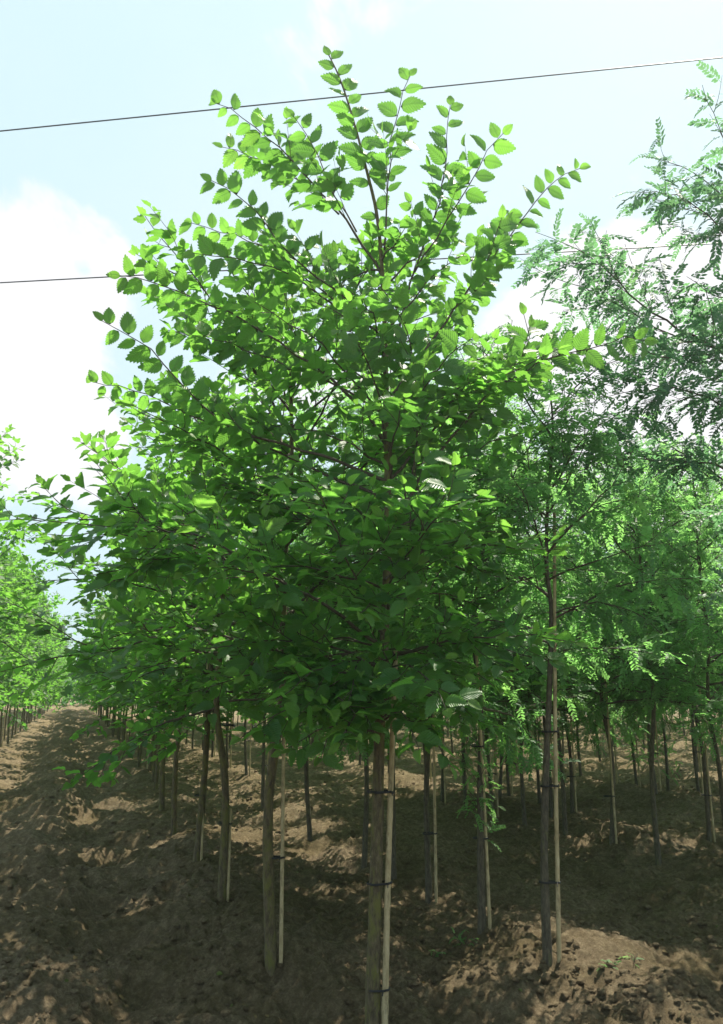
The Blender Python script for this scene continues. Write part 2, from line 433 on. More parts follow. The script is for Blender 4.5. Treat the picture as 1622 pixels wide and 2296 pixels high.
def leaves_mesh(name, leaves, tmpl, m, rng):
    """leaves: list of (pos, dir, normal, size, young)"""
    P = np.array([x[0] for x in leaves]); D = nrm(np.array([x[1] for x in leaves])); Nn = np.array([x[2] for x in leaves])
    S = np.array([x[3] for x in leaves]); Yg = np.array([x[4] for x in leaves])
    Xv = nrm(np.cross(D, Nn)); Zv = np.cross(Xv, D)
    TV, TQ, TUV = tmpl; n = len(P)
    curl = rng.normal(1, .9, n); fold = np.clip(rng.normal(1, .7, n), -.3, 3)
    asp = rng.uniform(.86, 1.12, n)
    lx = TV[None, :, 0] * asp[:, None]; ly = np.repeat(TV[None, :, 1], n, 0)
    if tmpl[0].shape[0] > 60 or m in (M_LOC, M_LOC_SHADED): lz = TV[None, :, 2] + 0 * lx + (curl[:, None] - 1) * -.12 * ly ** 2
    else: lz = -.18 * curl[:, None] * (ly - .3) ** 2 + fold[:, None] * .30 * np.abs(lx)
    if m is M_ELM:
        ph = rng.uniform(0, 6.28, n)
        lz = -.20 * curl[:, None] * (ly - .3) ** 2 + fold[:, None] * .28 * np.abs(lx) + .02 * np.sin(ly * 14 + ph[:, None]) * (np.abs(lx) > .01) + .12 * lx * np.sin(ph)[:, None]
    V = P[:, None] + (Xv[:, None] * lx[..., None] + D[:, None] * ly[..., None] + Zv[:, None] * lz[..., None]) * S[:, None, None]
    nv = len(TV); cnt = np.array([len(q) for q in TQ]); flat = np.concatenate([np.array(q) for q in TQ])
    loops = (flat[None] + np.arange(n)[:, None] * nv).ravel()
    st0 = np.r_[0, np.cumsum(cnt)[:-1]]; starts = (st0[None] + np.arange(n)[:, None] * len(flat)).ravel()
    rnd = np.repeat(rng.random(n), nv); yg = np.repeat(np.clip(np.where(rng.random(n) < .03, 1, Yg), 0, 1), nv)
    return mesh_np(name, V.reshape(-1, 3), loops, starts, m, True, np.tile(TUV, (n, 1)), {'rnd': rnd, 'young': yg})


class Grow:
    def __init__(s, kind, rng): s.kind = kind; s.rng = rng; s.leaves = []; s.twigs = MB()

    def shoot(s, P, r0, start=.1, mb=None, step=None, size=None, young=0.25, big=1.0, face=None):
        """a thin leafy shoot along polyline P"""
        rng = s.rng; mb = mb or s.twigs
        L = np.linalg.norm(np.diff(P, axis=0), axis=1).sum()
        if L < .03: return
        mb.tube(P, np.linspace(r0, .0011, len(P)), 4 if r0 > .004 else 3, cap=False)
        elm = s.kind == 'elm'
        step = step or (.052 if elm else .06)
        cs = np.r_[0, np.cumsum(np.linalg.norm(np.diff(P, axis=0), axis=1))]
        T = nrm(np.gradient(P, axis=0)); tip = T[-1]
        up = np.array([0, 0, 1.0]); horiz = 1 - abs(T.mean(0)[2])
        npl = nrm(up * (.25 + 1.3 * horiz) + rng.normal(0, .33, 3) + (1 - horiz) * np.array([rng.normal(0, .5), -.5 + rng.normal(0, .6), 0]))
        if face is not None: npl = nrm(np.array(face) + rng.normal(0, .16, 3))
        d = L * start + rng.uniform(0, step); side = 1 if rng.random() < .5 else -1
        while d < L:
            p = np.array([np.interp(d, cs, P[:, k]) for k in range(3)]); t = nrm(np.array([np.interp(d, cs, T[:, k]) for k in range(3)]))
            q = d / L
            sv_ = nrm(np.cross(t, npl)); side = -side
            if elm:
                if rng.random() > .05:
                    ld = nrm(t * rng.uniform(.35, .75) + sv_ * side * rng.uniform(.75, 1.0) + np.array([0, 0, -rng.uniform(.0, .30)]) + rng.normal(0, .09, 3))
                    nn = nrm(npl + rng.normal(0, .24, 3))
                    sz = (size or .110) * big * (1 - .30 * max(0, q - .78) / .22) * (.72 + .28 * min(1, q * 3)) * rng.uniform(.68, 1.14)
                    s.leaves.append((p + ld * .006, ld, nn, sz, young * .6 + .85 * max(0, q - .55) * (young + .5)))
            else:
                sd_ = nrm(sv_ * side + npl * rng.normal(0, .55))
                ld = nrm(t * rng.uniform(.2, .8) + sd_ + np.array([0, 0, -rng.uniform(0, .35)]))
                nn = nrm(up + rng.normal(0, .3, 3))
                sz = (size or .17) * big * rng.uniform(.7, 1.2) * (1 - .4 * max(0, q - .8) / .2)
                s.leaves.append((p, ld, nn, sz, young * .7 + .6 * max(0, q - .6)))
            d += step * rng.uniform(.8, 1.2)
        if elm:                                                  # terminal leaf
            s.leaves.append((P[-1], nrm(tip + rng.normal(0, .2, 3)), nrm(npl + rng.normal(0, .2, 3)), .06 * big, .9))

    def limb(s, P, r0, r1=.003, mb=None, bare=.22, dens=1.0, lmax=.55, lmin=.10, young=.25, depth=1, k=7, leafstart=None, big=1.0, lift=.25, stop=.95, face=None):
        """a woody limb with side shoots; P is resampled here"""
        rng = s.rng; mb = mb or s.twigs
        L = np.linalg.norm(np.diff(np.asarray(P, float), axis=0), axis=1).sum()
        n = max(5, int(L / .09)); P = spline(P, n); P[1:-1] += rng.normal(0, .006, (n - 2, 3))
        tt = np.linspace(0, 1, n)
        mb.tube(P, .78 * r0 + (r1 * .8 - .78 * r0) * tt ** .7, k, cap=False)
        s.shoot(P[int(n * (leafstart if leafstart is not None else max(bare, .35))):], .0012, 0, s.twigs, young=young, big=big * (1.1 if face is not None else 1.0), face=face, step=.048 if face is not None else None)
        T = nrm(np.gradient(P, axis=0)); d = bare * L; az = rng.uniform(0, 6.28); side = 1
        while d < L * stop:
            q = d / L; i = int(q * (n - 1)); t = T[i]; p = P[i]
            side = -side
            a = nrm(np.cross(t, np.array([0, 0, 1.0]) + rng.normal(0, .3, 3))); b = np.cross(t, a)
            th = rng.normal(0, .75); sv_ = (a * math.cos(th) + b * math.sin(th)) * side
            dr = nrm(t * rng.uniform(.7, 1.1) + sv_ * rng.uniform(.6, 1.0) + np.array([0, 0, lift * rng.uniform(.2, 1.4)]))
            if face is not None: lmax_ = lmax * (1 - .8 * q); lmin_ = .07
            else: lmax_, lmin_ = lmax, lmin
            ll = np.clip(L * (.42 * (1 - q) + .10) * rng.uniform(.6, 1.3), lmin_, lmax_)
            e = p + dr * ll; mdd = p + dr * ll * .5 + np.array([0, 0, -.02 * ll]) + rng.normal(0, .012, 3)
            e[2] += .06 * ll * lift * 3
            if depth > 1 and ll > .34:
                s.limb([p, mdd, e], .0045, .002, mb, bare=.25, dens=dens * 1.1, lmax=.3, lmin=.09, young=young, depth=depth - 1, k=4, big=big, lift=lift)
            else:
                s.shoot(spline([p, mdd, e], 6), .0026, .12, s.twigs, young=young, big=big)
            d += rng.uniform(.075, .13) / dens


def trunk_mesh(P, r0, r1, rng, m, k=14, flare=.25):
    L = np.linalg.norm(np.diff(np.asarray(P, float), axis=0), axis=1).sum(); n = max(12, int(L / .05)); Q = spline(P, n)
    t = np.linspace(0, 1, n); rad = r0 + (r1 - r0) * t ** .9
    zz = np.linspace(0, L, n); rad = rad * (1 + flare * np.exp(-zz / .10)) * (1 + .03 * np.sin(zz * 9 + rng.uniform(0, 6)))
    mb = MB(); mb.tube(Q, rad, k, rough=.035, rng=rng)
    return mb.mesh('trunk', m), Q


def make_tree(name, kind, seed, H, base, Rmax, nl, lo=True, r0=.036, dens=1.0, shift=(0, 0)):
    rng = np.random.default_rng(seed); G = Grow(kind, rng); m = M_ELM if kind == 'elm' else M_LOC
    wob = .022 if kind != 'elm' else .018
    P = [(0, 0, -.1)] + [(shift[0] * z / H + rng.normal(0, wob), shift[1] * z / H + rng.normal(0, wob), z) for z in np.linspace(H * .2, H, 6)]
    tm, Q = trunk_mesh(P, r0, .006, rng, M_BARK if kind == 'elm' else M_BARK2, k=10)
    root = empty(name); obj('trunk', tm, root)
    G.shoot(Q[-int(len(Q) * .16):], .003, 0, young=.8)
    br = MB(); az = rng.uniform(0, 6.28)
    for i in range(nl):
        q = (i + rng.uniform(-.4, .4)) / nl; q = min(max(q, 0), .97); z = base + (H - base) * (q ** 1.05) * .93
        az += 2.399 + rng.normal(0, .3)
        prof = (math.sin(math.pi * (0.30 + .70 * q)) ** .8) * (1 - .15 * q)
        Lr = Rmax * prof * rng.uniform(.7, 1.15) + .12
        el = R(-12 + 78 * q if kind == 'elm' else -4 + 60 * q) + rng.normal(0, .12)
        i0 = np.argmin(abs(Q[:, 2] - z)); p = Q[i0]
        h = np.array([math.cos(az), math.sin(az), 0])
        e = p + h * Lr + np.array([0, 0, Lr * math.tan(min(el, 1.2))]) * .9
        if e[2] > H * 1.02: e[2] = H * 1.02
        md = p + (e - p) * .5 + np.array([0, 0, (.10 if kind == 'elm' else .06) * Lr])
        if kind != 'elm': e[2] -= .08 * Lr
        G.limb([p, md, e], .013 * (1 - .5 * q) + .003, .002, br, bare=.14, dens=dens * .88, depth=2, young=.25 + .5 * q, k=6, lift=.3 if kind == 'elm' else .15)
    br.V += G.twigs.V; br.L += [x + br.n for x in G.twigs.L]; br.S += [x + br.nl for x in G.twigs.S]
    obj('branches', br.mesh('branches', M_TWIG), root)
    tmpl = (ELM_LO if lo else ELM_HI) if kind == 'elm' else (PIN_LO if lo else PIN_HI)
    obj('crown', leaves_mesh('crown', G.leaves, tmpl, m, rng), root)
    print(name, kind, 'leaves', len(G.leaves))
    return root


# ------------------------------------------------------------------ stakes
def make_stake(loc, h, lean, ties, label, group=None, r=.014, seed=0, tdir=(-1, 0), gap=.05, tr=.04):
    """bamboo cane with dark ties that reach round the trunk beside it"""
    rng = np.random.default_rng(seed + 900); root = empty('support_stake', tuple(loc))
    P = np.array([(0, 0, -.15), (lean[0] * .3, lean[1] * .3, h * .35), (lean[0] * .65, lean[1] * .65, h * .7), (lean[0], lean[1], h)])
    n = int(h / .03); Q = spline(P, n); z = Q[:, 2]
    rad = r * (1 - .25 * np.linspace(0, 1, n)); nodes = np.arange(.1, h, .21) + rng.normal(0, .02, len(np.arange(.1, h, .21)))
    for a in nodes: rad = rad * (1 + .16 * np.exp(-((z - a) / .012) ** 2))
    mb = MB(); mb.tube(Q, rad, 9); obj('cane', mb.mesh('cane', M_STAKE), root)
    for tz, tx, ty, trr in ties:                                   # tie height, trunk offset from the cane, trunk radius
        i = np.argmin(abs(z - tz)); c = Q[i]; t = np.array([tx, ty, tz]); dirv = nrm((t - c) * np.array([1, 1, 0])); pr = np.array([-dirv[1], dirv[0], 0])
        mb = MB(); pts = []
        for a in np.linspace(-math.pi / 2, math.pi / 2, 9): pts.append(t + dirv * math.cos(a) * (trr + .004) + pr * math.sin(a) * (trr + .004))
        for a in np.linspace(math.pi / 2, 3 * math.pi / 2, 7): pts.append(c + dirv * math.cos(a) * (r + .004) + pr * math.sin(a) * (r + .004))
        pts.append(pts[0])
        pts = np.array(pts); pts[:, 2] = tz + rng.normal(0, .0015, len(pts))
        sl = rng.normal(0, .05, 2)
        for dz in (-.003, .002): mb.tube(pts + np.array([0, 0, dz]) + np.array([0, 0, 1]) * ((pts - c)[:, :2] @ sl * (1 + dz * 60))[:, None], .0028, 5, cap=False)
        e0 = c + dirv * (-r - .004) * 0 + pr * (r + .006); e0[2] = tz; mb.tube([e0, e0 + pr * .02 + np.array([0, 0, .006]), e0 + pr * .035 + np.array([0, 0, -.012])], .0025, 5)
        obj('tie', mb.mesh('tie', M_TIE), root)
    tag(root, label, 'stake', group)
    return root


# ------------------------------------------------------------------ the big elm in front
def px_path(pts, d0, d1):
    P = [px_at(x, y, d0 + (d1 - d0) * (i / (len(pts) - 1)) ** .9) for i, (x, y) in enumerate(pts)]
    return P


rng = np.random.default_rng(21); G = Grow('elm', rng); D0 = 4.05
base = px_at(832, 2330, D0); base[2] = float(height(base[0], base[1]))
TP = [base - np.array([0, 0, .1]), px_at(838, 2160, D0), px_at(845, 1900, D0), px_at(853, 1600, D0 + .02), px_at(866, 1350, D0 + .03), px_at(870, 1120, D0), px_at(866, 900, D0), px_at(862, 700, D0), px_at(848, 500, D0 - .03),
      px_at(822, 380, D0 - .05), px_at(790, 260, D0 - .05), px_at(762, 175, D0 - .05), px_at(738, 124, D0 - .05)]
tm, Q = trunk_mesh(TP, .037, .0035, rng, M_BARK, k=20, flare=.15)
tm.transform(__import__('mathutils').Matrix.Translation(Vector(-base)))
elm = empty('elm_tree', tuple(base)); tag(elm, 'tall front elm with serrated leaves, its mossy trunk tied to a pale cane', 'tree', 'elms in the row right of the dirt path')
obj('trunk', tm, elm)
G.shoot(Q[-int(len(Q) * .24):], .003, .02, young=.6, big=1.22, face=(.1, -1, -.3), step=.052)
HAND = [  # pixel path from the trunk outwards, depth at the start, depth at the tip, root radius
    ([(862, 560), (872, 400), (880, 300), (900, 220), (920, 170)], 4.05, 3.9, .008),
    ([(868, 820), (905, 700), (945, 570), (985, 450), (1000, 340), (1010, 235)], 4.05, 3.95, .012),
    ([(930, 610), (1000, 500), (1040, 430), (1085, 355), (1128, 300)], 4.0, 3.8, .008),
    ([(868, 900), (960, 780), (1060, 640), (1120, 560), (1200, 450), (1255, 400), (1300, 378)], 4.05, 4.2, .013),
    ([(1060, 640), (1100, 560), (1125, 490)], 4.1, 3.9, .006),
    ([(858, 620), (780, 500), (700, 410), (600, 310), (540, 260), (485, 232)], 4.05, 4.1, .012),
    ([(800, 520), (740, 420), (705, 330), (660, 262)], 4.0, 3.8, .007),
    ([(760, 480), (690, 420), (600, 360), (500, 330)], 4.1, 4.35, .008),
    ([(862, 760), (760, 660), (660, 580), (570, 470), (520, 430), (475, 405)], 4.05, 3.9, .012),
    ([(864, 800), (760, 680), (660, 600), (560, 540), (430, 500)], 4.05, 4.3, .011),
    ([(760, 690), (640, 610), (540, 580), (436, 568)], 4.1, 3.7, .008),
    ([(868, 1000), (800, 900), (690, 810), (560, 725), (480, 690), (400, 652), (320, 625), (270, 618)], 4.05, 3.75, .015),
    ([(868, 1080), (720, 1020), (580, 985), (480, 930), (400, 850), (330, 780), (230, 720)], 4.05, 3.8, .015),
    ([(868, 1120), (720, 1060), (560, 985), (420, 925), (300, 875), (205, 855)], 4.05, 4.4, .014),
    ([(866, 930), (740, 860), (620, 810), (500, 765), (395, 745)], 4.05, 4.5, .011),
    ([(872, 1180), (960, 1050), (1060, 920), (1160, 840), (1260, 790), (1350, 775), (1400, 752), (1445, 765)], 4.05, 3.8, .015),
    ([(870, 1080), (980, 960), (1080, 880), (1160, 830), (1230, 790), (1320, 800)], 4.05, 4.3, .012),
    ([(1100, 880), (1150, 830), (1185, 760), (1175, 705)], 4.1, 4.0, .006),
    ([(868, 960), (950, 820), (1010, 740), (1080, 660)], 4.05, 4.5, .010),
    ([(900, 1150), (932, 1000), (928, 800), (900, 700), (850, 640)], 4.0, 3.45, .009),
    ([(866, 1000), (850, 880), (800, 760), (760, 740)], 4.05, 3.3, .009),
    ([(866, 1020), (930, 900), (1000, 800), (1060, 760)], 4.05, 3.35, .009),
    ([(860, 1450), (760, 1380), (640, 1310), (560, 1270), (480, 1215), (350, 1185), (200, 1175), (65, 1158)], 4.05, 3.1, .014),
    ([(858, 1420), (820, 1350), (770, 1230), (735, 1150), (700, 1085)], 4.0, 2.95, .010),
    ([(862, 1400), (880, 1300), (940, 1210), (1010, 1140), (1075, 1110)], 4.0, 3.0, .010),
    ([(860, 1480), (950, 1450), (1060, 1430), (1180, 1425), (1290, 1440)], 4.05, 3.4, .011),
    ([(858, 1540), (960, 1500), (1050, 1500), (1110, 1540)], 4.05, 3.6, .009),
    ([(856, 1580), (780, 1560), (640, 1590), (540, 1655)], 4.05, 3.6, .009),
    ([(854, 1620), (900, 1600), (960, 1640), (1010, 1720)], 4.05, 3.7, .008),
    ([(862, 1300), (960, 1230), (1080, 1190), (1180, 1210)], 4.05, 4.4, .011),
    ([(864, 1260), (740, 1180), (600, 1130), (440, 1100)], 4.05, 4.5, .012),
    ([(866, 1180), (960, 1080), (1080, 1000), (1200, 960)], 4.05, 4.3, .011),
    ([(860, 1500), (740, 1450), (580, 1440), (420, 1460)], 4.05, 3.6, .010),
    ([(855, 1600), (800, 1600), (740, 1640), (720, 1700)], 4.05, 3.8, .007),
    ([(855, 1620), (880, 1590), (920, 1620), (940, 1680)], 4.05, 3.4, .007), ([(855, 1600), (830, 1580), (790, 1610), (760, 1680)], 4.05, 3.5, .007),
    ([(857, 1560), (980, 1560), (1060, 1600), (1120, 1650)], 4.05, 4.3, .008), ([(857, 1550), (740, 1540), (640, 1560), (560, 1600)], 4.05, 4.4, .008),
    ([(858, 1520), (900, 1490), (960, 1520), (1000, 1590)], 4.05, 3.2, .008), ([(858, 1500), (800, 1480), (700, 1510), (620, 1570)], 4.05, 3.3, .008),
]
limbs = []
for pts, d0, d1, r0 in HAND:
    P = px_path(pts, d0, d1)
    mb = MB(); top = pts[-1][1] < 900
    low = pts[-1][1] > 1050
    G.limb(P, r0, .0022, mb, bare=.30 if len(pts) > 4 else .2, dens=.95 if top else 1.15, lmax=.40 if top else .5, depth=2, young=.45 if top else .15, big=1.1, leafstart=.32, stop=.72 if top else .88, lift=.25 if top else .0, face=(.15, -1, -.25) if top else None)
    limbs.append(mb)
az = 0
NF = 32
for i in range(NF):                                              # the limbs in between, all round the stem
    q = (i + .5) / NF; z = 1.35 + 2.7 * q; az += 2.399 + rng.normal(0, .25)
    p = Q[np.argmin(abs(Q[:, 2] - z))]
    Lr = (1.05 * math.sin(math.pi * (.38 + .5 * q)) ** .8) * rng.uniform(.7, 1.1) * (1 - .9 * max(0, q - .5)); el = R(-12 + 62 * q)
    h = np.array([math.cos(az), math.sin(az), 0]); e = p + h * Lr + np.array([0, 0, Lr * math.tan(el)]) * .9
    zl = 1.6 + .60 * e[1]
    if e[2] > min(4.1, zl): e[2] = min(4.1, zl) + rng.uniform(-.3, .1)
    mb = MB(); G.limb([p, p + (e - p) * .5 + np.array([0, 0, .1 * Lr]), e], .010, .002, mb, bare=.25, dens=.8, lmax=.36, depth=2, young=.15 + .3 * q, big=1.03)
    limbs.append(mb)
for mb in limbs:
    me = mb.mesh('branch', M_TWIG); me.transform(__import__('mathutils').Matrix.Translation(Vector(-base))); obj('branch', me, elm)
me = G.twigs.mesh('twigs', M_TWIG); me.transform(__import__('mathutils').Matrix.Translation(Vector(-base))); o = obj('twigs', me, elm); o['kind'] = 'stuff'
me = leaves_mesh('crown', G.leaves, ELM_HI, M_ELM, rng); me.transform(__import__('mathutils').Matrix.Translation(Vector(-base))); obj('crown', me, elm)
print('front elm leaves', len(G.leaves))
sb = px_at(858, 2330, D0 - .02); sb[2] = float(height(sb[0], sb[1])); st = px_at(880, 1620, D0 + .03); sh = st[2] - sb[2] + .35
ties = []
for py in (2215, 1978, 1775):
    s0 = px_at(843, py, D0); ties.append((s0[2] - sb[2], s0[0] - sb[0], s0[1] - sb[1], .037))
make_stake(sb, sh, (st[0] - sb[0] + .02, .05), ties, 'pale bamboo cane tied to the trunk of the tall front elm', 'canes supporting the elms', r=.0165)

# ------------------------------------------------------------------ the honey locusts built by hand
def hand_tree(name, seed, base, trunk, D, limbs_px, label, r0, rand=0, group=None, hi=True, lm=None, H=4.0, Rm=1.0, b0=1.5, dens=1.0, big=1.0):
    rng = np.random.default_rng(seed); G = Grow('locust', rng)
    tm, Q = trunk_mesh(trunk, r0, .006, rng, M_BARK2, k=14)
    Tm = __import__('mathutils').Matrix.Translation(Vector(-np.array(base)))
    tm.transform(Tm); root = empty(name, tuple(base)); obj('trunk', tm, root); ms = []
    for pts, d0, d1, rr in limbs_px:
        mb = MB(); G.limb(px_path(pts, d0, d1), rr, .002, mb, bare=.22, dens=dens, lmax=.5, depth=2, young=.2, lift=.1, big=big); ms.append(mb)
    az = 1.0
    for i in range(rand):
        q = (i + .5) / rand; z = b0 + (H - b0) * q; az += 2.399; p = Q[np.argmin(abs(Q[:, 2] - z))]
        Lr = Rm * math.sin(math.pi * (.25 + .65 * q)) * rng.uniform(.7, 1.15); h = np.array([math.cos(az), math.sin(az), 0])
        e = p + h * Lr + np.array([0, 0, Lr * (.15 + .7 * q)]); mb = MB()
        G.limb([p, (p + e) / 2 + np.array([0, 0, .08]), e], .010, .002, mb, bare=.2, dens=dens, lmax=.45, depth=2, young=.25, lift=.1, big=big); ms.append(mb)
    for mb in ms:
        me = mb.mesh('branch', M_TWIG); me.transform(Tm); obj('branch', me, root)
    me = G.twigs.mesh('twigs', M_TWIG); me.transform(Tm); o = obj('twigs', me, root); o['kind'] = 'stuff'
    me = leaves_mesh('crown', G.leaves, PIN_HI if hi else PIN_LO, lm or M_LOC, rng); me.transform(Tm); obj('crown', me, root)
    tag(root, label, 'tree', group); print(name, 'leaves', len(G.leaves))
    return root


b = ground_at(1228, 2155); D = b[1]
hand_tree('honey_locust_tree', 31, b, [b - np.array([0, 0, .1]), px_at(1221, 1950, D), px_at(1224, 1750, D), px_at(1234, 1500, D), px_at(1236, 1360, D), px_at(1226, 1270, D), px_at(1229, 1120, D), px_at(1240, 980, D), px_at(1235, 880, D)],
          D, [([(1229, 1240), (1290, 1170), (1370, 1090), (1420, 1010)], D, D - .4, .011), ([(1228, 1250), (1180, 1190), (1130, 1090), (1110, 1010)], D, D + .2, .010),
              ([(1228, 1200), (1200, 1120), (1180, 1000), (1170, 900)], D, D - .3, .008), ([(1230, 1300), (1330, 1260), (1430, 1230), (1500, 1180)], D, D - .6, .010),
              ([(1232, 1340), (1180, 1300), (1090, 1290), (1040, 1250)], D, D - .3, .009), ([(1232, 1150), (1290, 1040), (1330, 940), (1330, 860)], D, D - .2, .008),
              ([(1234, 1380), (1330, 1350), (1420, 1370), (1480, 1420)], D, D - .5, .009), ([(1234, 1420), (1160, 1400), (1090, 1410), (1040, 1460)], D, D + .4, .009)],
          'forked feathery-leaved tree on the right mound, tied to a long light cane', .027, rand=12, group='feathery-leaved trees in the right-hand rows', H=3.7, Rm=.95, b0=1.75)
s = b + np.array([.055, -.02, 0]); st = px_at(1242, 1150, D)
ties = []
for py, tx in ((1976, 1222), (1760, 1224), (1640, 1228)):
    p = px_at(tx, py, D); ties.append((p[2] - s[2], p[0] - s[0], p[1] - s[1], .027))
make_stake(s, st[2] - s[2], (st[0] - s[0], 0), ties, 'long light cane beside the forked feathery-leaved tree on the right mound', 'canes supporting the feathery-leaved trees', r=.013, seed=2)

# big tree at the right, its stem just outside the picture
bx, by = 2.75, 5.15; b = np.array([bx, by, float(height(bx, by))])
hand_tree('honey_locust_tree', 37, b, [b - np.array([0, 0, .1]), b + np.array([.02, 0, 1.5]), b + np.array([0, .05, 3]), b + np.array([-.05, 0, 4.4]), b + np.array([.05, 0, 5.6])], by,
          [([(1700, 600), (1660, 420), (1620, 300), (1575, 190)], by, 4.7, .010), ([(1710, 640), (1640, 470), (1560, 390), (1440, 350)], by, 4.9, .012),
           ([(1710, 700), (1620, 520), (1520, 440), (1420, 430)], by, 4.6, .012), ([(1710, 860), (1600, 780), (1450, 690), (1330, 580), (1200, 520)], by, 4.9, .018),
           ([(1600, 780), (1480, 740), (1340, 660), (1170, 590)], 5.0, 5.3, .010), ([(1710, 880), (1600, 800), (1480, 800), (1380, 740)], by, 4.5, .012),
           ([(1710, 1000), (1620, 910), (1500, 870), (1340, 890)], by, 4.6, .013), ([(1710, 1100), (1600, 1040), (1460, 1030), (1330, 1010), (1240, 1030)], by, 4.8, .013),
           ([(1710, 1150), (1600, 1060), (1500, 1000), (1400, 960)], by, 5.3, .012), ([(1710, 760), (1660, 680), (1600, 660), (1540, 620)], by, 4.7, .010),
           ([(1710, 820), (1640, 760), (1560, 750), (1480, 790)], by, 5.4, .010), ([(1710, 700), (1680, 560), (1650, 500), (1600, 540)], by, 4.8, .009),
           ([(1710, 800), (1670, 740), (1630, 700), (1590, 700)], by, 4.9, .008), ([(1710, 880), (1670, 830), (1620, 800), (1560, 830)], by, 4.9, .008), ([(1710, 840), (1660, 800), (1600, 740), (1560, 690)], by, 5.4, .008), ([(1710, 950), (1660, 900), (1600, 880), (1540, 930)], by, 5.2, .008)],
          'largest feathery-leaved tree, reaching in from the right edge in front of the wires', .05, rand=7, group='feathery-leaved trees in the right-hand rows', H=3.9, Rm=.8, b0=1.9, dens=.72, big=1.15, lm=M_LOC_SHADED)

# ------------------------------------------------------------------ the rows
ELMS = [make_tree('elm_tree', 'elm', 101 + i, H, 1.32, Rm, nl, r0=.031, shift=sh) for i, (H, Rm, nl, sh) in enumerate(((3.9, 1.4, 26, (.05, 0)), (3.75, 1.35, 24, (-.06, .03)), (4.1, 1.35, 27, (.05, -.04))))]
LOCS = [make_tree('honey_locust_tree', 'locust', 201 + i, H, 1.38, Rm, nl, r0=.026, shift=sh) for i, (H, Rm, nl, sh) in enumerate(((4.0, 1.25, 25, (.1, 0)), (4.4, 1.35, 27, (-.12, .05)), (3.7, 1.2, 24, (.05, -.1))))]
used = set(); rng = np.random.default_rng(55)


def place(kind, k, loc, rot, sc, label, group, tilt=(0, 0), wide=1.0):
    proto = (ELMS if kind == 'elm' else LOCS)[k % 3]
    if proto.name in used: o = copy_tree(proto)
    else: o = proto; used.add(proto.name)
    o.location = tuple(loc); o.rotation_euler = (tilt[0], tilt[1], rot); o.rotation_mode = 'ZYX'; o.scale = (sc * wide, sc * wide, sc * rng.uniform(.96, 1.05))
    tag(o, label, 'tree', group)
    return o


def side_cane(b, h, label, group, side=1, seed=0, tr=.028):
    s = b + np.array([side * (tr + .022), -.02, 0]); lean = (-side * .02 + rng.normal(0, .015), rng.normal(0, .02))
    ties = [(z, -side * (tr + .03), .02, tr) for z in (.55 + rng.uniform(-.1, .1), 1.2 + rng.uniform(-.1, .1))]
    make_stake(s, h, lean, ties, label, group, r=.0115, seed=seed)


